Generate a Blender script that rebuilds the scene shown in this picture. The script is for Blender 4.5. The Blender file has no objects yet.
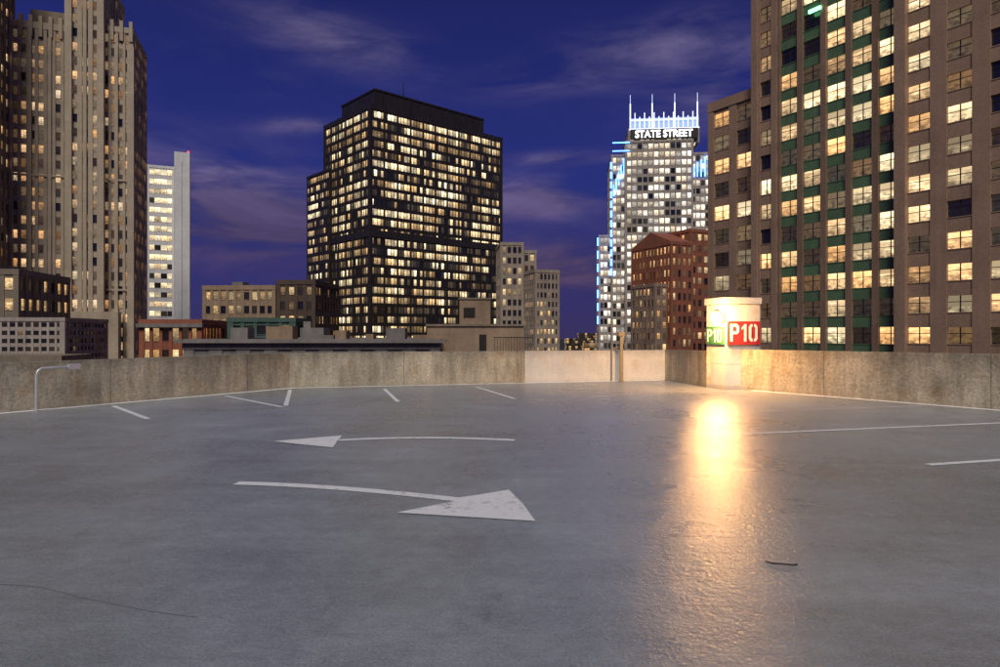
import bpy, bmesh, math, random
from mathutils import Vector, Matrix
random.seed(7)
scene = bpy.context.scene
COL = scene.collection
R = math.radians

# ------------------------------------------------------------ node helpers
class NT:
    def __init__(s, tree):
        s.t = tree; s.t.nodes.clear()
    def n(s, typ, **kw):
        nd = s.t.nodes.new(typ)
        for k, v in kw.items(): setattr(nd, k, v)
        return nd
    def put(s, sock, v):
        if v is None: return
        if hasattr(v, 'is_linked'): s.t.links.new(v, sock)
        elif isinstance(v, (tuple, list)):
            v = tuple(v)
            if len(sock.default_value) == 4 and len(v) == 3: v = v + (1.0,)
            sock.default_value = v
        else: sock.default_value = v
    def m(s, op, a=None, b=None, c=None, clamp=False):
        nd = s.n('ShaderNodeMath', operation=op, use_clamp=clamp)
        for i, v in enumerate((a, b, c)):
            if v is not None: s.put(nd.inputs[i], v)
        return nd.outputs[0]
    def mr(s, v, a, b, c, d, smooth=False):
        nd = s.n('ShaderNodeMapRange')
        if smooth: nd.interpolation_type = 'SMOOTHSTEP'
        for i, x in enumerate((v, a, b, c, d)): s.put(nd.inputs[i], x)
        return nd.outputs[0]
    def sep(s, v):
        nd = s.n('ShaderNodeSeparateXYZ'); s.put(nd.inputs[0], v); return nd.outputs
    def comb(s, x, y, z):
        nd = s.n('ShaderNodeCombineXYZ')
        for i, v in enumerate((x, y, z)): s.put(nd.inputs[i], v)
        return nd.outputs[0]
    def mapping(s, v, scale=(1,1,1), loc=(0,0,0), rot=(0,0,0)):
        nd = s.n('ShaderNodeMapping'); s.put(nd.inputs[0], v)
        nd.inputs['Location'].default_value = loc; nd.inputs['Rotation'].default_value = rot
        nd.inputs['Scale'].default_value = scale
        return nd.outputs[0]
    def noise(s, v, scale, detail=4, rough=0.55, dist=0.0):
        nd = s.n('ShaderNodeTexNoise'); s.put(nd.inputs['Vector'], v)
        nd.inputs['Scale'].default_value = scale; nd.inputs['Detail'].default_value = detail
        nd.inputs['Roughness'].default_value = rough; nd.inputs['Distortion'].default_value = dist
        return nd.outputs[0]
    def mix(s, f, a, b, mode='MIX'):
        nd = s.n('ShaderNodeMix', data_type='RGBA', blend_type=mode)
        s.put(nd.inputs[0], f); s.put(nd.inputs[6], a); s.put(nd.inputs[7], b)
        return nd.outputs[2]
    def white(s, v):
        nd = s.n('ShaderNodeTexWhiteNoise', noise_dimensions='3D'); s.put(nd.inputs['Vector'], v)
        return nd.outputs
    def bump(s, h, strength=0.3, dist=0.01):
        nd = s.n('ShaderNodeBump'); s.put(nd.inputs['Height'], h)
        nd.inputs['Strength'].default_value = strength; nd.inputs['Distance'].default_value = dist
        return nd.outputs[0]
    def pbr(s, color, rough=0.8, normal=None, emis=None, estr=None, spec=None, metal=None):
        b = s.n('ShaderNodeBsdfPrincipled')
        s.put(b.inputs['Base Color'], color); s.put(b.inputs['Roughness'], rough)
        if normal is not None: s.put(b.inputs['Normal'], normal)
        if emis is not None: s.put(b.inputs['Emission Color'], emis)
        if estr is not None: s.put(b.inputs['Emission Strength'], estr)
        if spec is not None: s.put(b.inputs['Specular IOR Level'], spec)
        if metal is not None: s.put(b.inputs['Metallic'], metal)
        o = s.n('ShaderNodeOutputMaterial'); s.t.links.new(b.outputs[0], o.inputs[0])

def newmat(name):
    m = bpy.data.materials.new(name); m.use_nodes = True
    return m, NT(m.node_tree)

def stone(name, c, var=0.18, rough=0.85, streak=0.15, scale=0.25):
    m, n = newmat(name)
    co = n.n('ShaderNodeTexCoord').outputs['Object']
    a = n.noise(co, scale, 3)
    b = n.noise(n.mapping(co, (1.2, 1.2, 0.06)), 1.0, 2)
    f = n.noise(co, 3.0, 3)
    k = n.m('ADD', n.mr(a, .3, .7, 1-var, 1+var), n.mr(b, .3, .7, -streak, streak*.5))
    k = n.m('MULTIPLY', k, n.mr(f, .3, .7, .88, 1.12))
    col = n.mix(1.0, c, n.comb(k, k, k), 'MULTIPLY')
    n.pbr(col, rough)
    return m

def plain(name, c, rough=0.6, metal=0.0, var=0.12):
    m, n = newmat(name)
    co = n.n('ShaderNodeTexCoord').outputs['Object']
    k = n.mr(n.noise(co, 6.0, 5), .3, .7, 1-var, 1+var)
    n.pbr(n.mix(1.0, c, n.comb(k, k, k), 'MULTIPLY'), rough, metal=metal)
    return m

def emit(name, c, s, sample=False):
    m, n = newmat(name)
    n.pbr(c, .5, emis=c, estr=s)
    if not sample: m.cycles.emission_sampling = 'NONE'
    return m

def glass(name, lit=0.4, ca=(1, .52, .17), cb=(1, .76, .40), strength=1.2, rowb=0.5, seed=1.0, clus=0.3, base=(.012,.013,.018), dim=.05, contr=1.5, rowbr=.0, vtop=None):
    m, n = newmat(name)
    uv = n.n('ShaderNodeTexCoord').outputs['UV']
    o = n.sep(uv); u, v = o[0], o[1]
    fu, fv = n.m('FLOOR', u), n.m('FLOOR', v)
    rv = n.m('FRACT', v)
    w = n.white(n.comb(fu, fv, seed)); val = w[0]; c3 = n.sep(w[1])
    cl = n.noise(n.comb(n.m('MULTIPLY', fu, clus), n.m('MULTIPLY', fv, .45), seed*3.3), 1.0, 2)
    cl = n.mr(cl, .38, .62, 0.1, 1.9)
    row = n.white(n.comb(3.0, fv, seed+5))[0]
    rowk = n.mr(row, 0, 1, 1-rowb, 1+rowb)
    p = n.m('MULTIPLY', n.m('MULTIPLY', cl, rowk), lit)
    if vtop: p = n.m('ADD', p, n.mr(fv, vtop[0], vtop[1], 0, .55))
    on = n.m('LESS_THAN', val, p)
    ceil = n.mr(rv, .15, .95, .5, 1.3)
    nz = n.noise(n.comb(n.m('MULTIPLY', u, 5.0), n.m('MULTIPLY', v, 6.0), seed), 1.0, 2, .6)
    furn = n.m('SUBTRACT', 1.0, n.m('MULTIPLY', n.mr(nz, .42, .6, 0, .85), n.mr(rv, .2, .75, 1, .25)))
    blindline = n.m('SUBTRACT', 1.0, n.m('MULTIPLY', c3[2], .55))
    bl = n.m('MULTIPLY', n.m('GREATER_THAN', rv, blindline), n.m('GREATER_THAN', c3[0], .45))
    fixt = n.noise(n.comb(n.m('MULTIPLY', u, 2.5), n.m('MULTIPLY', v, 14.0), seed+9), 1.0, 0)
    fx = n.mr(fixt, .6, .72, 1, 1.9)
    inten = n.m('MULTIPLY', n.m('MULTIPLY', ceil, furn), fx)
    inten = n.m('ADD', n.m('MULTIPLY', inten, n.m('SUBTRACT', 1.0, bl)), n.m('MULTIPLY', bl, .5))
    br = n.mr(n.m('POWER', c3[1], contr), 0, 1, .25, 1.25)
    tint = c3[2]
    if rowbr:
        zone = n.noise(n.comb(n.m('MULTIPLY', fu, .09), n.m('MULTIPLY', fv, .6), seed+20), 1.0, 1)
        br = n.m('MULTIPLY', br, n.mr(zone, .35, .65, 1-rowbr, 1+rowbr))
        tint = n.m('MULTIPLY', n.m('ADD', n.mr(zone, .4, .62, 0, 1), c3[2]), .5)
    e = n.m('MULTIPLY', n.m('MULTIPLY', inten, br), n.m('MULTIPLY', on, strength))
    dm = n.m('MULTIPLY', n.m('POWER', c3[0], 4.0), n.m('MULTIPLY', furn, dim))
    e = n.m('ADD', e, dm)
    col = n.mix(tint, ca, cb)
    n.pbr(base, .08, emis=col, estr=e, spec=.8)
    m.cycles.emission_sampling = 'NONE'
    return m

# ------------------------------------------------------------ mesh helpers
class Mesh:
    def __init__(s): s.v=[]; s.f=[]; s.uv=[]
    def quad(s, pts, uvs=None):
        i=len(s.v); s.v += [tuple(p) for p in pts]; s.f.append(tuple(range(i, i+len(pts))))
        s.uv.append(uvs if uvs else [(0,0)]*len(pts))
    def box(s, x0,x1,y0,y1,z0,z1):
        i=len(s.v)
        s.v += [(x0,y0,z0),(x1,y0,z0),(x1,y1,z0),(x0,y1,z0),(x0,y0,z1),(x1,y0,z1),(x1,y1,z1),(x0,y1,z1)]
        for f in ((0,3,2,1),(4,5,6,7),(0,1,5,4),(1,2,6,5),(2,3,7,6),(3,0,4,7)):
            s.f.append(tuple(i+k for k in f)); s.uv.append([(0,0)]*4)
    def obj(s, name, mat, parent=None, loc=(0,0,0), rotz=0.0, bevel=0.0):
        me = bpy.data.meshes.new(name); me.from_pydata(s.v, [], s.f)
        l = me.uv_layers.new(name='UVMap'); k=0
        for uvs in s.uv:
            for q in uvs: l.data[k].uv = q; k+=1
        me.materials.append(mat); me.update()
        ob = bpy.data.objects.new(name, me); COL.objects.link(ob)
        if parent: ob.parent = parent
        ob.location = loc; ob.rotation_euler = (0,0,rotz)
        if bevel:
            b = ob.modifiers.new('bevel','BEVEL'); b.width = bevel; b.segments = 2
        return ob

def empty(name, loc=(0,0,0), rotz=0.0):
    e = bpy.data.objects.new(name, None); COL.objects.link(e)
    e.location = loc; e.rotation_euler=(0,0,rotz); e.empty_display_size=.5
    return e

UVO = [0]
class Building:
    def __init__(s, name, x, y, rot):
        s.e = empty(name, (x,y,0), R(rot)); s.parts = {}
    def P(s, part, mat):
        k=(part,mat.name)
        if k not in s.parts: s.parts[k] = (Mesh(), mat)
        return s.parts[k][0]
    def bx(s, part, mat, *a): s.P(part, mat).box(*a)
    def facade(s, side, rng, off, z0, z1, nb, fl, wall, win, pw=.5, sh=1.2, pd=.3, sd=.2, mull=0, mmat=None, spand=None, pier=True, trans=False, pmat=None):
        a0, a1 = rng; sg = {'F':-1,'B':1,'L':-1,'R':1}[side]
        horiz = side in 'FB'
        def bb(part, mat, a, b, d0, d1, za, zb):
            q0, q1 = sorted((off+sg*d0, off+sg*d1))
            if horiz: s.bx(part, mat, a, b, q0, q1, za, zb)
            else: s.bx(part, mat, q0, q1, a, b, za, zb)
        bw = (a1-a0)/nb; nf = max(1, int(round((z1-z0)/fl))); fh = (z1-z0)/nf
        UVO[0] += 37; U0 = UVO[0]
        p = [(a0,z0),(a1,z0),(a1,z1),(a0,z1)]
        uv = [(U0,0),(U0+nb,0),(U0+nb,nf),(U0,nf)]
        pts = [((a,off,z) if horiz else (off,a,z)) for a,z in p]
        if side in 'BL': pts = pts[::-1]; uv = uv[::-1]
        s.P('windows', win).quad(pts, uv)
        for k in range(nf):
            za = z0+k*fh
            bb('spandrels', spand or wall, a0, a1, -.05, sd, za, za+sh*.6)
            bb('spandrels', spand or wall, a0, a1, -.05, sd, za+fh-sh*.4, za+fh-.001)
            if sh > .8: bb('sills', spand or wall, a0, a1, -.04, sd+.06, za+sh*.6-.02, za+sh*.6+.1)
            if trans: bb('frames', mmat or wall, a0, a1, -.03, .06, za+sh*.6+(fh-sh)*.62, za+sh*.6+(fh-sh)*.62+.09)
        if pier:
            for k in range(nb+1):
                c = a0+k*bw; l = max(a0, c-pw/2); r = min(a1, c+pw/2)
                bb('piers', pmat or wall, l, r, -.06, pd, z0, z1)
        if mull:
            for k in range(nb):
                for j in range(1, mull+1):
                    c = a0+k*bw+pw/2+(bw-pw)*j/(mull+1)
                    bb('frames', mmat or wall, c-.06, c+.06, -.045, .1, z0, z1)
    def block(s, x0,x1,y0,y1,z0,z1, sides='FRL', bay=3.0, fl=3.6, wall=None, win=None, roof=None, par=1.0, corner=.5, cw=None, **kw):
        pd = kw.get('pd', .3)
        for sd in 'FBLR':
            rng, off = {'F':((x0,x1),y0),'B':((x0,x1),y1),'L':((y0,y1),x0),'R':((y0,y1),x1)}[sd]
            if sd in sides:
                s.facade(sd, rng, off, z0, z1-.01, max(1,int(round((rng[1]-rng[0])/bay))), fl, wall, win, **kw)
            else:
                q0,q1 = (off-.02, off+.3) if sd in 'FL' else (off-.3, off+.02)
                if sd in 'FB': s.bx('walls', wall, rng[0]+.01, rng[1]-.01, q0, q1, z0, z1-.02)
                else: s.bx('walls', wall, q0, q1, rng[0]+.01, rng[1]-.01, z0, z1-.02)
        h = pd+.04
        for cx in (x0,x1):
            for cy in (y0,y1):
                w = max(h, corner)
                ax0,ax1 = (cx-h, cx+w) if cx==x0 else (cx-w, cx+h)
                ay0,ay1 = (cy-h, cy+w) if cy==y0 else (cy-w, cy+h)
                s.bx('corners', wall, ax0,ax1,ay0,ay1,z0-.01,z1+.01)
        g = pd+.1
        r = roof or wall
        s.bx('roof', r, x0-.02,x1+.02,y0-.02,y1+.02,z1-.3,z1+.05)
        s.bx('cornice', wall, x0-g,x1+g,y0-g,y0+.25,z1-.02,z1+par)
        s.bx('cornice', wall, x0-g,x1+g,y1-.25,y1+g,z1-.02,z1+par)
        s.bx('cornice', wall, x0-g,x0+.25,y0+.25,y1-.25,z1-.02,z1+par-.01)
        s.bx('cornice', wall, x1-.25,x1+g,y0+.25,y1-.25,z1-.02,z1+par-.01)
    def done(s):
        for (k,_),(m,mat) in s.parts.items():
            m.obj(k, mat, s.e)
        return s.e

# ------------------------------------------------------------ camera
cam = bpy.data.cameras.new('camera'); co = bpy.data.objects.new('camera', cam); COL.objects.link(co)
cam.lens = 24; cam.sensor_width = 36; cam.clip_end = 8000; cam.clip_start = .05
co.location = (0,0,1.6); co.rotation_euler = (R(90),0,0)
scene.camera = co

# ------------------------------------------------------------ sky
w = bpy.data.worlds.new('World'); scene.world = w; w.use_nodes = True
n = NT(w.node_tree)
d = n.n('ShaderNodeTexCoord').outputs['Generated']
x,y,z = n.sep(d)
ramp = n.n('ShaderNodeValToRGB'); n.put(ramp.inputs[0], n.m('MAXIMUM', z, 0.0))
cr = ramp.color_ramp
cr.elements[0].position=0; cr.elements[0].color=(.040,.032,.11,1)
cr.elements[1].position=1; cr.elements[1].color=(.012,.014,.06,1)
for p,c in ((.08,(.030,.031,.155)),(.22,(.022,.031,.19)),(.36,(.016,.023,.15)),(.5,(.012,.016,.10))):
    e=cr.elements.new(p); e.color=c+(1,)
az = n.m('ARCTAN2', x, y); el = n.m('ARCSINE', z)
wisp = n.noise(n.mapping(n.comb(az, el, 0.0), (4.0, 15, 1), (1.2,.4,0), (0,0,R(-4))), 1.0, 6, .58, .5)
def bank(a, e_, wa, we, amp, tilt=0.0):
    da = n.m('SUBTRACT', az, a); de = n.m('SUBTRACT', n.m('SUBTRACT', el, e_), n.m('MULTIPLY', da, tilt))
    q = n.m('ADD', n.m('POWER', n.m('ABSOLUTE', n.m('DIVIDE', da, wa)), 2.0), n.m('POWER', n.m('ABSOLUTE', n.m('DIVIDE', de, we)), 2.0))
    return n.m('MULTIPLY', n.m('EXPONENT', n.m('MULTIPLY', q, -1.0)), amp)
bl = None
for b in ((-.25,.405,.12,.028,1.1,-.12),(-.39,.345,.07,.018,.9,-.1),(-.29,.29,.05,.010,.9,.1),(-.36,.165,.18,.06,2.0,-.05),
          (.20,.39,.20,.032,.9,.15),(.36,.34,.12,.05,.8,.1),(.05,.20,.10,.028,1.5,0),(.08,.10,.16,.04,1.5,0),(.10,.255,.07,.009,1.1,0),(.8,.2,.3,.08,1,0),(-.9,.25,.3,.06,1,0)):
    v = bank(*b); bl = v if bl is None else n.m('ADD', bl, v)
mask = n.m('MINIMUM', n.m('MULTIPLY', bl, n.mr(wisp, .38, .66, .0, 1.25)), 1.0)
ccol = n.n('ShaderNodeValToRGB'); n.put(ccol.inputs[0], z)
cc = ccol.color_ramp
cc.elements[0].position=0; cc.elements[0].color=(.11,.055,.10,1)
cc.elements[1].position=.45; cc.elements[1].color=(.115,.10,.21,1)
e=cc.elements.new(.14); e.color=(.085,.062,.14,1)
e=cc.elements.new(.24); e.color=(.15,.12,.25,1)
edge = n.mr(wisp, .42, .68, .65, 1.3)
ccl = n.mix(1.0, ccol.outputs[0], n.comb(edge,edge,edge), 'MULTIPLY')
col = n.mix(n.m('MULTIPLY', mask, .85), ramp.outputs[0], ccl)
bg = n.n('ShaderNodeBackground'); n.put(bg.inputs[0], col); bg.inputs[1].default_value = 1.0
ow = n.n('ShaderNodeOutputWorld'); w.node_tree.links.new(bg.outputs[0], ow.inputs[0])
w.cycles.sampling_method = 'NONE'

ambient_fill = bpy.data.lights.new('ambient_fill','SUN'); so = bpy.data.objects.new('ambient_fill', ambient_fill); COL.objects.link(so)  # added soft fill standing in for city glow and unseen lamps behind the camera
ambient_fill.energy = 2.2; ambient_fill.angle = R(25); ambient_fill.color = (1,.955,.88)
so.rotation_euler = (R(42), 0, R(-6))

# ------------------------------------------------------------ ground + deck
asph = stone('street_asphalt', (.03,.03,.032))
g = Mesh(); g.quad([(-4000,-4000,0),(4000,-4000,0),(4000,4000,0),(-4000,4000,0)])
g.obj('ground', asph, loc=(0,0,-32))

def floor_mat():
    m, n = newmat('deck_coating')
    co = n.n('ShaderNodeTexCoord').outputs['Object']
    big = n.noise(co, .22, 3, .5, .5)
    mid = n.noise(co, 1.1, 5, .65, .3)
    sm = n.noise(co, 8.0, 4, .7)
    gr = n.noise(co, 60.0, 3, .7)
    dirs = n.noise(n.mapping(co, (.35, 3.5, 1), (0,0,0), (0,0,R(8))), 1.0, 4, .6, .4)
    k = n.m('MULTIPLY', n.mr(big,.3,.7,.80,1.18), n.mr(mid,.3,.7,.84,1.14))
    k = n.m('MULTIPLY', k, n.mr(sm,.3,.7,.88,1.11))
    k = n.m('MULTIPLY', k, n.mr(dirs,.3,.75,1.06,.88))
    k = n.m('MULTIPLY', k, n.mr(gr,.3,.7,.72,1.28))
    # scattered scuffs and old drips
    drip = n.noise(n.mapping(co, (2.2, .6, 1), (4,0,0), (0,0,R(-35))), 1.6, 4, .7)
    k = n.m('MULTIPLY', k, n.mr(drip,.62,.7,1,.84))
    col = n.mix(1.0, (.262,.283,.305), n.comb(k,k,k), 'MULTIPLY')
    ro = n.m('ADD', n.mr(mid,.3,.7,.22,.38), n.mr(big,.3,.7,-.05,.07))
    h = n.m('ADD', n.m('MULTIPLY', gr, .5), n.m('ADD', n.m('MULTIPLY', n.noise(co, 22.0, 2), 1.0), n.m('MULTIPLY', sm, 1.4)))
    n.pbr(col, ro, n.bump(h, .5, .012), spec=.6)
    return m
FL = floor_mat()
A=(-6.17,19.58); B=(.81,21.56); C=(5.68,22.95); Dp=(6.12,19.75)
E1=(7.15,18.81); L0=(-26.5,-12.6); R0=(28.7,-12.8)
deck = [L0,A,B,C,Dp,E1,R0]
def mitre(pts, t):
    out=[]; N=len(pts)
    for i in range(N):
        p0=Vector(pts[i-1]); p=Vector(pts[i]); p1=Vector(pts[(i+1)%N])
        def nrm(a,b):
            dd=(b-a).normalized(); return Vector((-dd.y,dd.x))
        n1=nrm(p0,p); n2=nrm(p,p1)
        b=(n1+n2).normalized(); s=t/max(.35,b.dot(n1)); out.append(p+b*s)
    return out
outer = mitre(deck, .26)
inner = mitre(deck, -.24)
gm = Mesh()
top = [(p.x,p.y,0) for p in outer]
gm.quad(top[::-1])
gm.obj('parking_deck_floor', FL)
conc_dark = stone('garage_concrete',(.22,.20,.18))
gb = empty('parking_garage')
gs = Mesh()
for i in range(len(outer)):
    a=outer[i]; b=outer[(i+1)%len(outer)]
    gs.quad([(a.x,a.y,-.004),(a.x,a.y,-32),(b.x,b.y,-32),(b.x,b.y,-.004)])
gs.obj('garage_walls', conc_dark, gb)

def wallmat(name, c, painted=False):
    m, n = newmat(name)
    tc = n.n('ShaderNodeTexCoord'); uv = tc.outputs['UV']
    u,v,_ = n.sep(uv)
    a = n.noise(n.comb(u, v, 0.0), .8, 5, .6)
    b = n.noise(n.comb(n.m('MULTIPLY',u,3.0), n.m('MULTIPLY',v,.5), 2.0), 1.3, 6, .65)
    f = n.noise(n.comb(u, v, 5.0), 14.0, 6, .75)
    sp = n.noise(n.comb(u, v, 8.0), 40.0, 2, .5)
    var = .3 if painted else 1.0
    k = n.m('MULTIPLY', n.mr(a,.3,.7,1-.25*var,1+.2*var), n.mr(b,.3,.72,1+.15*var,1-.5*var))
    k = n.m('MULTIPLY', k, n.mr(f,.3,.7,1-.4*var,1+.35*var))
    k = n.m('MULTIPLY', k, n.mr(sp,.58,.7,1,1-.55*var))
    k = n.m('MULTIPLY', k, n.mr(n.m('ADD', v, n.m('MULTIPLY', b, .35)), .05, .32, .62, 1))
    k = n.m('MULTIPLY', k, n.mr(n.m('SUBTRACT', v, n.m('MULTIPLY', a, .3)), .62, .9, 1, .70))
    j = n.m('PINGPONG', u, 1.83)
    k = n.m('MULTIPLY', k, n.mr(j, .0, .02, .45, 1))
    rust = n.mr(n.noise(n.comb(u, v, 3.0), 1.9, 4), .55, .7, 0, .5)
    cc = n.mix(rust, c, tuple(q*r for q,r in zip(c,(.95,.75,.55))))
    col = n.mix(1.0, cc, n.comb(k,k,k), 'MULTIPLY')
    n.pbr(col, .88, n.bump(n.m('ADD', f, n.m('MULTIPLY', sp, .4)), .6, .02))
    return m
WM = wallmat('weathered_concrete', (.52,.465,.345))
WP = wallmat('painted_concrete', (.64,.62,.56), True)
hts = [.88,1.03,1.035,1.03,1.08,1.14,1.3]
pw = empty('parapet_wall')
names=['wall_section_west','wall_section_north','wall_section_painted','wall_return','wall_corner','wall_section_east','wall_section_south']
for i in range(len(deck)):
    j=(i+1)%len(deck)
    a=Vector(deck[i]); b=Vector(deck[j]); ao=outer[i]; bo=outer[j]
    ln=(b-a).length; ns=max(1,int(ln/1.2)); mm=Mesh()
    h0,h1=hts[i],hts[j]
    for s in range(ns):
        t0,t1=s/ns,(s+1)/ns
        p=a.lerp(b,t0); q=a.lerp(b,t1); po=ao.lerp(bo,t0); qo=ao.lerp(bo,t1)
        z0=h0+(h1-h0)*t0; z1=h0+(h1-h0)*t1; u0=t0*ln+i*11.3; u1=t1*ln+i*11.3
        mm.quad([(p.x,p.y,0),(p.x,p.y,z0),(q.x,q.y,z1),(q.x,q.y,0)],[(u0,0),(u0,z0),(u1,z1),(u1,0)])
        mm.quad([(p.x,p.y,z0),(po.x,po.y,z0),(qo.x,qo.y,z1),(q.x,q.y,z1)],[(u0,z0),(u0,z0+.25),(u1,z1+.25),(u1,z1)])
        mm.quad([(po.x,po.y,z0),(po.x,po.y,-.003),(qo.x,qo.y,-.003),(qo.x,qo.y,z1)],[(u0,z0),(u0,0),(u1,0),(u1,z1)])
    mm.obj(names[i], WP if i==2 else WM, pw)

# ------------------------------------------------------------ painted markings
def paintmat(name, c=(.80,.81,.81), worn=.5):
    m, n = newmat(name)
    co = n.n('ShaderNodeTexCoord').outputs['Object']
    a = n.noise(co, 9.0, 8, .75); b = n.noise(co, 1.5, 3)
    f = n.mr(n.m('ADD', n.m('MULTIPLY', a, .7), n.m('MULTIPLY', b, .3)), .50+.08*(1-worn), .56+.08*(1-worn), 0, .85)
    gr = n.noise(co, 60.0, 3, .7)
    k = n.mr(gr, .3,.7,.88,1.08)
    n.pbr(n.mix(1.0, n.mix(f, c, (.30,.30,.30)), n.comb(k,k,k), 'MULTIPLY'), .5, n.bump(gr, .5, .01))
    return m
PM = paintmat('white_road_paint', worn=.4); PW = paintmat('worn_road_paint', (.62,.63,.63), .95)
def strip(m, pts, wd, z=.004):
    pts=[Vector(p) for p in pts]; L=[];Rr=[]
    for i,p in enumerate(pts):
        dd=(pts[min(i+1,len(pts)-1)]-pts[max(i-1,0)]).normalized(); nn=Vector((-dd.y,dd.x))*wd/2
        L.append(p+nn); Rr.append(p-nn)
    for i in range(len(pts)-1):
        m.quad([(Rr[i].x,Rr[i].y,z),(Rr[i+1].x,Rr[i+1].y,z),(L[i+1].x,L[i+1].y,z),(L[i].x,L[i].y,z)])
def bez(p0,p1,p2,k=14):
    p0,p1,p2=map(Vector,(p0,p1,p2))
    return [p0*(1-t)**2+p1*2*t*(1-t)+p2*t*t for t in [i/k for i in range(k+1)]]
def fan(m, pts, z=.0085):
    m.quad([(p[0],p[1],z) for p in pts])
m=Mesh()
strip(m, bez((-2.42,9.98),(-1.2,10.45),(.22,9.98)), .15)
fan(m, [(-3.35,9.86),(-2.9,9.60),(-2.34,9.32),(-2.37,9.6),(-2.42,9.93),(-2.44,10.2),(-2.47,10.42),(-2.9,10.14)])
m.obj('painted_arrow', PM)
m=Mesh()
strip(m, bez((-2.82,7.12),(-1.75,7.02),(-.38,6.40)), .15)
fan(m, [(-.92,5.93),(.30,5.66),(.22,6.2),(.09,6.80),(-.16,6.62),(-.42,6.46),(-.44,6.32)])
m.obj('painted_arrow', PM)
for k,(p,q,wd) in enumerate([((-8.54,14.72),(-6.59,12.48),.11),((-7.04,17.08),(-4.74,14.5),.10),((-5.95,18.9),(-4.74,14.75),.10),
    ((-3.34,19.23),(-2.38,15.58),.10),((-.72,19.95),(.37,16.29),.10),((3.9,10.62),(9.9,12.15),.10),((5.3,13.7),(9.3,14.68),.10),
    ((5.21,8.12),(9.0,9.15),.11)]):
    m=Mesh(); strip(m,[p,q],wd); m.obj('parking_bay_line', PM if k!=6 else PW)
m=Mesh()
for i in (0,1,2,5):
    j=(i+1)%7; a=Vector(deck[i]);b=Vector(deck[j]);ai=inner[i];bi=inner[j]
    m.quad([(a.x,a.y,.004),(b.x,b.y,.004),(bi.x,bi.y,.004),(ai.x,ai.y,.004)][::-1])
m.obj('wall_base_stripe', PM)
tar = plain('tar', (.04,.04,.04), .5)
m=Mesh(); strip(m, [(-3.9,4.55),(-3.3,4.27),(-2.9,4.20),(-2.5,4.02),(-2.0,3.83),(-1.7,3.75)], .005); m.obj('floor_crack', plain('crack_dirt',(.17,.17,.17),.8))
cu = bpy.data.curves.new('rubber_strip','CURVE'); cu.dimensions='3D'; cu.bevel_depth=.006
sp=cu.splines.new('POLY'); P=[(1.86,4.66,.008),(1.89,4.62,.008),(1.95,4.59,.014),(2.02,4.585,.008),(2.05,4.6,.008)]
sp.points.add(len(P)-1)
for i,p in enumerate(P): sp.points[i].co=p+(1,)
ob=bpy.data.objects.new('rubber_strip',cu); COL.objects.link(ob); cu.materials.append(tar)

# ------------------------------------------------------------ pillar, sign, lamp
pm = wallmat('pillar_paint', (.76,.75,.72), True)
pil = empty('concrete_pillar', (6.40,18.9,0), R(15))
def sbox(mesh,x0,x1,y0,y1,z0,z1):
    for pts,uu in (([(x0,y0),(x1,y0)],0),([(x1,y0),(x1,y1)],3),([(x1,y1),(x0,y1)],6),([(x0,y1),(x0,y0)],9)):
        (a,b),(c,d_)=pts; l=math.hypot(c-a,d_-b); u0=.4+uu
        mesh.quad([(a,b,z0),(c,d_,z0),(c,d_,z1),(a,b,z1)],[(u0,z0),(u0+l,z0),(u0+l,z1),(u0,z1)])
    mesh.quad([(x0,y0,z1),(x1,y0,z1),(x1,y1,z1),(x0,y1,z1)],[(0,.3)]*4)
body = Mesh(); sbox(body,-.03,1.18,-.03,1.03,0,.12); body.obj('footing', WP, pil)
body=Mesh()
zs=[.12]+[.12+.61*i for i in range(1,4)]+[2.45]
for i in range(len(zs)-1):
    sbox(body,.015,1.135,.015,.995,zs[i],zs[i+1]-.012)
body.box(.03,1.12,.03,.98,.1,2.44); body.obj('blockwork', pm, pil, bevel=.006)
body=Mesh(); sbox(body,-.02,1.17,-.02,1.03,2.45,2.63); body.obj('cap', pm, pil)
red = plain('sign_red', (.40,.03,.028), .45, var=.3); sw = plain('sign_white', (.8,.78,.75), .5); grn=plain('sign_green',(.04,.16,.06),.5,var=.3)
def text(name, body_, size, loc, rot, mat, parent, off=.012, ext=.004, sx=1.0):
    t=bpy.data.curves.new(name,'FONT'); t.body=body_; t.size=size; t.offset=off; t.extrude=ext; t.align_x='CENTER'; t.align_y='CENTER'
    o=bpy.data.objects.new(name,t); COL.objects.link(o); t.materials.append(mat); o.parent=parent
    o.location=loc; o.rotation_euler=rot; o.scale=(sx,1,1); return o
G={'P':[[(0,0),(.24,0),(.24,1),(0,1)],[(.30,1),(.30,.84),(.54,.84),(.60,.78),(.60,.64),(.54,.58),(.30,.58),(.30,.42),(.65,.42),(.85,.56),(.85,.86),(.65,1)]],
   '1':[[(.28,0),(.52,0),(.52,1),(.34,1),(.06,.80),(.06,.66),(.28,.78)]],
   '0':[[(.36,1),(.18,1),(0,.84),(0,.16),(.18,0),(.36,0),(.36,.16),(.29,.16),(.24,.22),(.24,.78),(.29,.84),(.36,.84)]]}
G['0'].append([(.80-a+.04,b) for a,b in G['0'][0]][::-1])
def stencil(name, s_, x0, z0, h, wd, place, mat, parent):
    m=Mesh(); cx=x0
    for ch in s_:
        for poly in G[ch]:
            m.quad([place(cx+a*wd, z0+b*h) for a,b in poly])
        cx += wd*{'P':1.02,'1':.74,'0':1.0}[ch]
    return m.obj(name, mat, parent)
sg=empty('parking_level_sign',(6.40,18.9,0),R(15))
m=Mesh(); m.box(.05,1.11,-.03,.02,1.28,1.95); m.obj('front_panel',red,sg,bevel=.004)
stencil('front_lettering','P10',.12,1.37,.5,.345,lambda a,z_:(a,-.036,z_),sw,sg)
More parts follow.
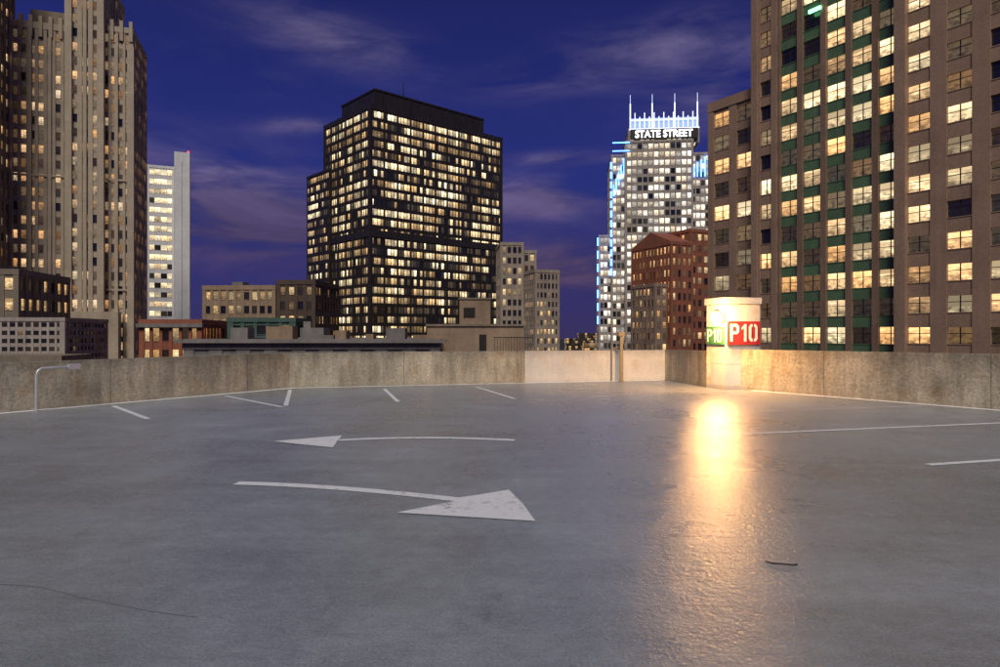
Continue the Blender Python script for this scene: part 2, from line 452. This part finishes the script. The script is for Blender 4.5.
m=Mesh(); m.box(-.03,.02,.06,.95,1.28,1.80); m.obj('side_panel',grn,sg,bevel=.004)
stencil('side_lettering','P10',.12,1.35,.38,.28,lambda a,z_:(-.036,1.0-a,z_),sw,sg)

lamp=empty('wall_lamp',(6.40,18.9,0),R(15))
dk=plain('lamp_housing',(.12,.11,.10),.4,.6)
m=Mesh(); m.box(-.04,.016,.02,.22,1.9,2.15); m.obj('mounting_plate',dk,lamp,bevel=.01)
m=Mesh(); m.box(-.49,-.37,-.28,-.16,2.18,2.27); m.obj('housing',dk,lamp,bevel=.02)
bm=bmesh.new(); bmesh.ops.create_uvsphere(bm,u_segments=24,v_segments=16,radius=.155)
me=bpy.data.meshes.new('lens'); bm.to_mesh(me); bm.free(); me.materials.append(emit('lamp_lens',(1,.50,.17),720,True))
me.polygons.foreach_set('use_smooth',[True]*len(me.polygons))
o=bpy.data.objects.new('lens',me); COL.objects.link(o); o.parent=lamp; o.location=(-.43,-.22,2.03)

def pipe(name, pts, r, mat, parent=None):
    cu=bpy.data.curves.new(name,'CURVE'); cu.dimensions='3D'; cu.bevel_depth=r; cu.bevel_resolution=3
    sp=cu.splines.new('POLY'); sp.points.add(len(pts)-1)
    for i,p in enumerate(pts): sp.points[i].co=tuple(p)+(1,)
    o=bpy.data.objects.new(name,cu); COL.objects.link(o); cu.materials.append(mat)
    if parent: o.parent=parent
    return o
pipe('arm',[(0,.12,2.05),(-.2,-.02,2.23),(-.38,-.18,2.24)],.02,dk,lamp)
galv=plain('galvanised_steel',(.6,.6,.62),.4,.4)
tan=plain('tan_post_paint',(.30,.23,.14),.5)
cn=empty('conduit_pipe')
dl=Vector((3.89,6.18)).normalized(); base=Vector((-9.6,13.75))+Vector((dl.y,-dl.x))*.08
def cp(s,z): q=base+dl*s; return (q.x,q.y,z)
pipe('pipe',[cp(0,0),cp(0,.75),cp(.03,.83),cp(.10,.88),cp(.45,.89),cp(.62,.89)],.028,galv,cn)
m=Mesh(); m.box(-.12,.12,-.05,.05,-.06,.06); m.obj('junction_box',galv,cn,(cp(.72,.89)),math.atan2(dl.y,dl.x),.008)
m=Mesh(); m.box(-.05,.05,-.05,.05,0,.012); m.obj('foot_plate',galv,cn,cp(0,.004))
ps=empty('steel_post',(4.05,22.25,0))
m=Mesh(); m.box(-.09,.09,-.09,.09,.002,.02); m.obj('base_plate',tan,ps)
m=Mesh(); m.box(-.055,.055,-.055,.055,.02,1.5); m.obj('post',tan,ps,bevel=.01)
m=Mesh(); m.box(-.11,.11,-.07,.07,1.5,1.66); m.obj('cap_box',tan,ps,bevel=.02)
pipe('side_conduit',[(-.3,.1,0),(-.3,.1,1.0),(-.27,.1,1.1),(-.06,.05,1.15)],.02,tan,ps)

# ------------------------------------------------------------ materials for buildings
limestone=stone('limestone',(.46,.37,.265),.12,.85,.08); limeD=stone('limestone_dark',(.24,.19,.135))  # limeD: darker limestone tone for neighbouring buildings, penthouse and trim
graniteR=stone('pink_granite',(.33,.205,.135),.12,.85,.1); green=stone('green_spandrel',(.10,.17,.085),.15,.5,.1); brownp=stone('brown_pier',(.24,.15,.10))
darkm=stone('dark_metal',(.030,.023,.018),.2,.4); brick=stone('red_brick',(.30,.10,.055)); roofm=stone('roof_gravel',(.10,.095,.09))
whitec=stone('white_concrete',(.74,.72,.70),.08,.7,.08); tanc=stone('tan_concrete',(.33,.225,.14)); copper=stone('copper_roof',(.07,.12,.09))
beige=stone('beige_precast',(.34,.27,.21)); greyc=stone('grey_concrete',(.22,.195,.175)); pale_st=stone('pale_granite',(.38,.32,.27))

gl_deco=glass('deco_windows',.42,(1,.5,.18),(1,.78,.5),strength=.85,rowb=.5,seed=2,clus=.6,dim=.3,base=(.02,.02,.024))
gl_dark=glass('tower_windows',.60,(1,.56,.19),(1,.88,.58),1.6,.85,seed=4,clus=.13,dim=.12,base=(.02,.018,.018),rowbr=.75,vtop=(26,31))
gl_right=glass('office_windows',.66,(1,.52,.19),(1,.80,.47),1.8,.3,seed=8,clus=.5,dim=.3)
gl_state=glass('state_windows',.85,(1,.78,.50),(1,.97,.9),1.7,.4,seed=12,clus=.4)
gl_mid=glass('mid_windows',.45,strength=.9,seed=15,clus=.5)
gl_white=glass('slim_windows',2.2,(1,.70,.36),(1,.84,.56),1.6,.15,seed=18,contr=.7)

# ---- left art-deco tower
t=Building('art_deco_tower',-118.7,161,17.5)
kw=dict(wall=limestone,win=gl_deco,fl=3.5,sh=1.35,pd=.45,sd=.22,roof=roofm)
t.block(0,12.8,1.5,22,-32,76.5,sides='FLRB',bay=1.83,pw=.7,par=1.6,**kw)
t.block(12.8,19.8,0,22,-32,92,sides='FLRB',bay=2.33,pw=1.0,par=1.6,**kw)
t.block(19.8,26.2,1.5,18,-32,78,sides='FLRB',bay=1.6,pw=.6,par=1.4,**kw)
for (a,b,yy,zt) in ((0,12.8,1.5,78),(19.8,26.2,1.5,79.3)):
    k=int((b-a)/2.05)
    for i in range(k+1):
        xx=a+i*(b-a)/k; t.bx('finials',limestone,xx-.4,xx+.4,yy-.85,yy+.3,zt-3.5,zt+1.6)
for xx in (-.2,12.8,19.8,26.2):
    yy = 0 if 12<xx<20 else 1.5
    t.bx('buttresses',limestone,xx-.75,xx+.75,yy-1.1,yy+.2,-32,88 if 12<xx<20 else 74.5)
for xx in (4.1,8.3,16.3,22.9):
    yy = 0 if 12<xx<20 else 1.5
    t.bx('buttresses',limestone,xx-.4,xx+.4,yy-.8,yy+.2,-32,88 if 12<xx<20 else 74.5)
for zz in (12.4,40.2):
    t.bx('string_courses',limestone,-.3,12.0,.75,1.6,zz,zz+.5); t.bx('string_courses',limestone,20.6,26.4,.75,1.6,zz,zz+.5)
t.bx('base_block',limestone,9,24,-2.2,1,-32,7)
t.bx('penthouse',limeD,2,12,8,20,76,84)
t.done()
t=Building('office_tower',-112,146,17.5)
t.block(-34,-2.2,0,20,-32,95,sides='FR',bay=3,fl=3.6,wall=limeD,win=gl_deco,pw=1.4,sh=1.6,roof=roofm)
t.done()
t=Building('stone_office_building',-101,118,8)
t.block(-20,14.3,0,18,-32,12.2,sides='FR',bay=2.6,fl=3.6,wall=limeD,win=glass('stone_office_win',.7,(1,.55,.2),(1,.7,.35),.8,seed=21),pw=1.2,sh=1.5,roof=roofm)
t.bx('rooftop_units',limeD,4,9,4,9,12,14.5)
t.done()
t=Building('louvred_building',-75,90,6)
lv=glass('louvre_windows',.05,strength=.4,seed=23)
t.block(-15,15.2,0,12,-32,3.3,sides='FR',bay=1.0,fl=1.1,wall=pale_st,win=lv,pw=.3,sh=.5,pd=.15,sd=.1,par=.5,roof=roofm)
t.bx('terrace',limeD,-15,19,-8,-.4,-32,-1.2)
t.done()
# ---- slim white tower
t=Building('white_slab_tower',-132,250,24)
t.block(0,8.6,0,20,-32,64,sides='FL',bay=2.15,fl=3.6,wall=whitec,win=gl_white,pw=.12,sh=1.5,pd=.15,sd=.12,roof=roofm)
t.bx('slab_end',whitec,8.9,14.2,-1.6,18,-32,70.5)
t.bx('slab_joint',limeD,11.4,11.55,-1.66,-1.5,-32,67)
t.bx('beacon',emit('red_beacon',(1,.06,.04),3),13.4,14.0,-1.6,-1.0,70.5,71.1)
t.done()
t=Building('brick_building',-58,108,4)
t.block(0,9.2,0,14,-32,3.0,sides='FR',bay=1.5,fl=3.4,wall=brick,win=glass('brick_win',.6,strength=.9,seed=25),pw=.5,sh=1.3,par=.9,roof=roofm)
t.bx('cornice_band',greyc,-.6,9.8,-.9,0,2.6,3.2)
t.done()
t=Building('hotel_building',-66.5,150,-4)
t.block(0,16.2,0,14,-32,11.4,sides='FRL',bay=1.8,fl=3.1,wall=tanc,win=glass('hotel_win',.9,(1,.6,.25),(1,.75,.4),1.0,seed=27),pw=.6,sh=1.3,roof=roofm)
t.bx('rooftop_units',greyc,5,7.5,3,6,11.4,13.4)
t.done()
t=Building('dark_brick_building',-48.5,146,-4)
t.block(0,8,0,16,-32,12.3,sides='FRL',bay=2.0,fl=3.2,wall=stone('dark_brick',(.10,.065,.045)),win=glass('db_win',.3,strength=.8,seed=29),pw=.8,sh=1.4,roof=roofm)
t.done()
t=Building('copper_roof_building',-37.2,92,3)
t.block(0,8.6,0,9,-32,3.2,sides='FRL',bay=1.7,fl=2.6,wall=copper,win=glass('cu_win',.2,strength=.5,seed=31),pw=.5,sh=1.2,par=.6,roof=copper)
t.bx('vent_units',greyc,9.2,12.5,1,5,-32,2.4); t.bx('vent_caps',greyc,9.6,10.6,1.4,2.6,2.4,3.3)
t.done()
t=Building('stone_block_building',-28,60,2)
t.block(0,22.2,0,22,-32,.2,sides='FRL',bay=2.6,fl=3.6,wall=greyc,win=glass('sb_win',.1,strength=.4,seed=33),pw=1.2,sh=1.8,par=.9,roof=roofm)
t.bx('cornice_lip',greyc,-.9,23.1,-.9,.1,.75,1.05)
rr=random.Random(5)
for i in range(8):
    xx=1+i*2.6+rr.uniform(0,.8); ww=rr.uniform(.8,2.0); t.bx('rooftop_units',tanc if i%3 else greyc,xx,xx+ww,6+i%2*2,8+i%2*2,.2,1.3+rr.uniform(0,1.1))
t.done()
t=Building('rooftop_penthouse_building',-7,64,3)
t.bx('lower_volume',tanc,0,9.3,0,9,-32,2.3); t.bx('lower_coping',limeD,-.15,9.45,-.15,9.15,2.3,2.5)
t.bx('upper_volume',tanc,3.1,6.1,.3,6,2.5,4.9); t.bx('upper_coping',limeD,3.0,6.2,.2,6.1,4.9,5.05)
t.bx('doorway',darkm,5.0,5.7,-.04,.1,-.2,1.5)
for i in range(14): t.bx('railing',darkm,6.4+i*.26,6.44+i*.26,-2,-1.96,-.6,1.2)
t.bx('railing',darkm,6.3,10,-2.02,-1.94,1.2,1.27)
t.bx('louvres',darkm,3.5,4.6,.2,.35,3.2,4.1)
t.bx('side_terrace',greyc,5.8,12,-2.4,8,-32,-.6)
t.done()

# ---- dark glass tower
t=Building('dark_glass_tower',-48.7,250,41.7)
t.block(0,66,0,36,-32,86,sides='FLRB',bay=1.5,fl=3.72,wall=darkm,win=gl_dark,pw=.14,sh=1.25,pd=.22,sd=.12,par=1.8,corner=1.0,roof=darkm)
for i in range(12): 
    t.bx('column_fins',darkm,i*6-.3,i*6+.3,-.55,.1,-32,87.9)
for i in range(1,7): t.bx('column_fins',darkm,-.55,.1,i*6-.3,i*6+.3,-32,87.9)
for zz in (38.0,): t.bx('mechanical_band',darkm,-.45,66.45,-.45,36.4,zz,zz+2.6)
t.bx('penthouse',darkm,5,60,5,31,86,95.5)
t.bx('penthouse_coping',darkm,4.7,60.3,4.7,31.3,95.5,96.1)
for i in range(18): t.bx('penthouse_fins',darkm,5+i*3.2,5.25+i*3.2,4.7,5.1,86,95.5)
t.bx('antenna',darkm,20,20.25,8,8.25,96,103)
t.done()
t=Building('annex_tower',-69.5,272,41.7)
t.block(0,12,0,20,-32,68,sides='FLR',bay=1.6,fl=3.72,wall=darkm,win=gl_dark,pw=.2,sh=1.5,pd=.22,sd=.12,roof=darkm)
t.done()

t=Building('beige_midrise',.4,222,6)
t.block(0,7.2,0,14,-32,31,sides='FRL',bay=1.8,fl=3.5,wall=beige,win=gl_mid,pw=.6,sh=1.4,roof=roofm)
t.block(7.4,11.6,.6,14,-32,28.5,sides='FR',bay=2.1,fl=3.5,wall=beige,win=gl_mid,pw=.7,sh=1.4,roof=roofm)
t.done()
t=Building('beige_midrise',11.4,214,20)
t.block(0,8.0,0,16,-32,21.2,sides='FRL',bay=1.35,fl=2.9,wall=beige,win=gl_mid,pw=.5,sh=1.2,roof=roofm)
t.done()

# ---- financial tower with illuminated crown
t=Building('financial_tower',48.6,300,-6)
sw_=dict(wall=pale_st,win=gl_state,fl=3.7,roof=roofm)
t.block(8,37,0,34,-32,87,sides='FRL',bay=2.4,pw=.55,sh=1.3,pd=.4,sd=.2,**sw_)
t.block(2,8,4,32,-32,82,sides='FL',bay=2.0,pw=.4,sh=1.2,pd=.35,sd=.2,**sw_)
t.block(37,45.5,4,32,-32,82,sides='FR',bay=2.2,pw=.45,sh=1.2,pd=.35,sd=.2,**sw_)
t.block(-3.5,2,7,30,-32,46,sides='FL',bay=2.0,pw=.4,sh=1.2,pd=.35,sd=.2,**sw_)
t.block(9.5,40,2,30,87,93,sides='FRL',bay=2.4,pw=.8,sh=1.4,pd=.4,sd=.2,**sw_)
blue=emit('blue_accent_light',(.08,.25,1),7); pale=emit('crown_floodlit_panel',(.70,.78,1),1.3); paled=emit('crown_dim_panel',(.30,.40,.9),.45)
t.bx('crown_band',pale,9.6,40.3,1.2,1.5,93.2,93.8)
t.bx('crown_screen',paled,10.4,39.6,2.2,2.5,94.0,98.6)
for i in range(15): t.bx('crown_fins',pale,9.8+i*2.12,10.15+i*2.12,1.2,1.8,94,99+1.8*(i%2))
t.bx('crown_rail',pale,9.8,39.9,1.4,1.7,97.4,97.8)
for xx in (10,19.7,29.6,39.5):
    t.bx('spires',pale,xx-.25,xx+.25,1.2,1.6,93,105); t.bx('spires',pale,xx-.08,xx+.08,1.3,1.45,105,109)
for i in range(12): t.bx('blue_lights',blue,1.2,2.0,3.0,3.5,28+i*4.4,31+i*4.4)
for zz in (83.2,86.9): t.bx('blue_lights',blue,2,9.5,-.9,-.6,zz,zz+.4)
for i in range(5): t.bx('blue_lights',blue,2.6+i*1.1,3.0+i*1.1,3.0,3.5,64+i*2.5,69+i*3)
for i in range(7): t.bx('blue_lights',blue,-4.6,-4.0,6,6.4,6+i*6,9.6+i*6)
for i in range(6): t.bx('blue_lights',blue,36.5+i*1.6,36.9+i*1.6,3.0,3.5,72,76+i*1.2)
t.bx('sign_band',darkm,10,39.6,.2,1.1,88.6,93.1)
text('illuminated_lettering','STATE STREET',4.4,(24.6,0.0,90.7),(R(90),0,0),emit('sign_letter_light',(1,1,1),4),t.e,.06,.1,.9)
t.done()

# ---- red brick stepped building
t=Building('red_brick_building',52.6,205,24)
kb=dict(wall=brick,win=glass('redbrick_win',.4,strength=1.0,seed=41,dim=.25),fl=3.5,pw=.9,sh=1.4,roof=roofm)
t.block(0,8,0,20,-32,29,sides='FLR',bay=1.9,**kb)
t.block(8.2,18,1,20,-32,33.5,sides='FLR',bay=2.2,**kb)
t.block(-4.5,0,2,14,-32,16,sides='FLR',bay=1.9,wall=stone('pink_stone',(.3,.2,.15)),win=kb['win'],fl=3.5,pw=.9,sh=1.4,roof=roofm)
g1=Mesh(); g1.quad([(-.3,-.3,30),(8.2,-.3,30),(8.2,10,34),(-.3,10,34)]); g1.quad([(-.3,-.3,30),(-.3,10,34),(-.3,20,30)]); g1.quad([(8.2,-.3,30),(8.2,20,30),(8.2,10,34)]); g1.quad([(-.3,20,30),(-.3,10,34),(8.2,10,34),(8.2,20,30)])
g1.obj('pitched_roof',brick,t.e)
t.done()

# ---- large tower on the right
t=Building('granite_office_tower',41.2,107,-57.5)
kr=dict(fl=3.9,win=gl_right,mmat=darkm,trans=True)
t.block(-9.9,-.6,1.2,24,-32,40,sides='FL',bay=4.6,wall=graniteR,pw=1.5,sh=1.5,pd=.45,sd=.3,mull=1,roof=roofm,par=1.6,**kr)
Z0,Z1=-32,81
t.facade('F',(0,3.9),0,Z0,Z1,1,3.9,graniteR,gl_right,pw=1.9,sh=1.5,pd=.55,sd=.35,mull=1,mmat=darkm,trans=True)
t.facade('F',(3.9,22.6),.35,Z0,Z1,5,3.9,graniteR,gl_right,pw=.85,sh=1.5,pd=.6,sd=.22,mull=1,mmat=darkm,trans=True,spand=green,pmat=brownp)
t.facade('F',(22.6,60),-.9,Z0,Z1,8,3.9,graniteR,gl_right,pw=1.9,sh=1.75,pd=.45,sd=.3,mull=1,mmat=darkm,trans=True)
t.bx('walls',graniteR,22.2,23.6,-1.9,1.2,Z0,Z1)
t.bx('walls',graniteR,-.5,.6,-.8,.6,Z0,Z1)
t.facade('L',(.6,26),-.1,Z0,Z1,6,3.9,graniteR,gl_right,pw=1.9,sh=1.6,pd=.35,sd=.25,mull=1,mmat=darkm)
t.bx('back_wall',graniteR,0,60,26,26.4,Z0,Z1); t.bx('end_wall',graniteR,60,60.4,-.8,26.4,Z0,Z1); t.bx('roof_slab',roofm,-.3,60.2,-.9,26.3,Z1,Z1+.6)
t.bx('belt_course',graniteR,-10.5,22.2,-.75,1.3,-3.4,-2.6)
t.bx('green_floodlight',emit('green_light',(.25,1,.45),3),9.3,11.2,-.6,-.3,49.0,49.5)
t.bx('column_base',graniteR,40,43.2,-2.4,-.9,Z0,Z1)
t.done()

# ---- distant city mass
m1=Mesh(); gd=glass('distant_windows',.3,strength=.6,seed=51,base=(.03,.025,.025))
rd=random.Random(3)
for i in range(150):
    dd=rd.uniform(380,1500); az_=rd.uniform(-.8,.8); xx=math.tan(az_)*dd
    ww=rd.uniform(14,40); zt=rd.uniform(-18,-2) if rd.random()<.8 else rd.uniform(-2,4)
    x0,x1,y0,y1=xx-ww/2,xx+ww/2,dd,dd+ww
    nb=int(ww/3); nf=int((zt+32)/3.5); o=i*40
    for q in (((x0,y0),(x1,y0)),((x1,y0),(x1,y1)),((x0,y1),(x0,y0)),((x1,y1),(x0,y1))):
        (a,b),(c,e2)=q
        m1.quad([(a,b,-32),(c,e2,-32),(c,e2,zt),(a,b,zt)],[(o,0),(o+nb,0),(o+nb,nf),(o,nf)])
    m1.quad([(x0,y0,zt),(x1,y0,zt),(x1,y1,zt),(x0,y1,zt)])
m1.obj('distant_buildings',gd)

scene.view_settings.view_transform='Standard'; scene.view_settings.look='None'; scene.view_settings.exposure=0
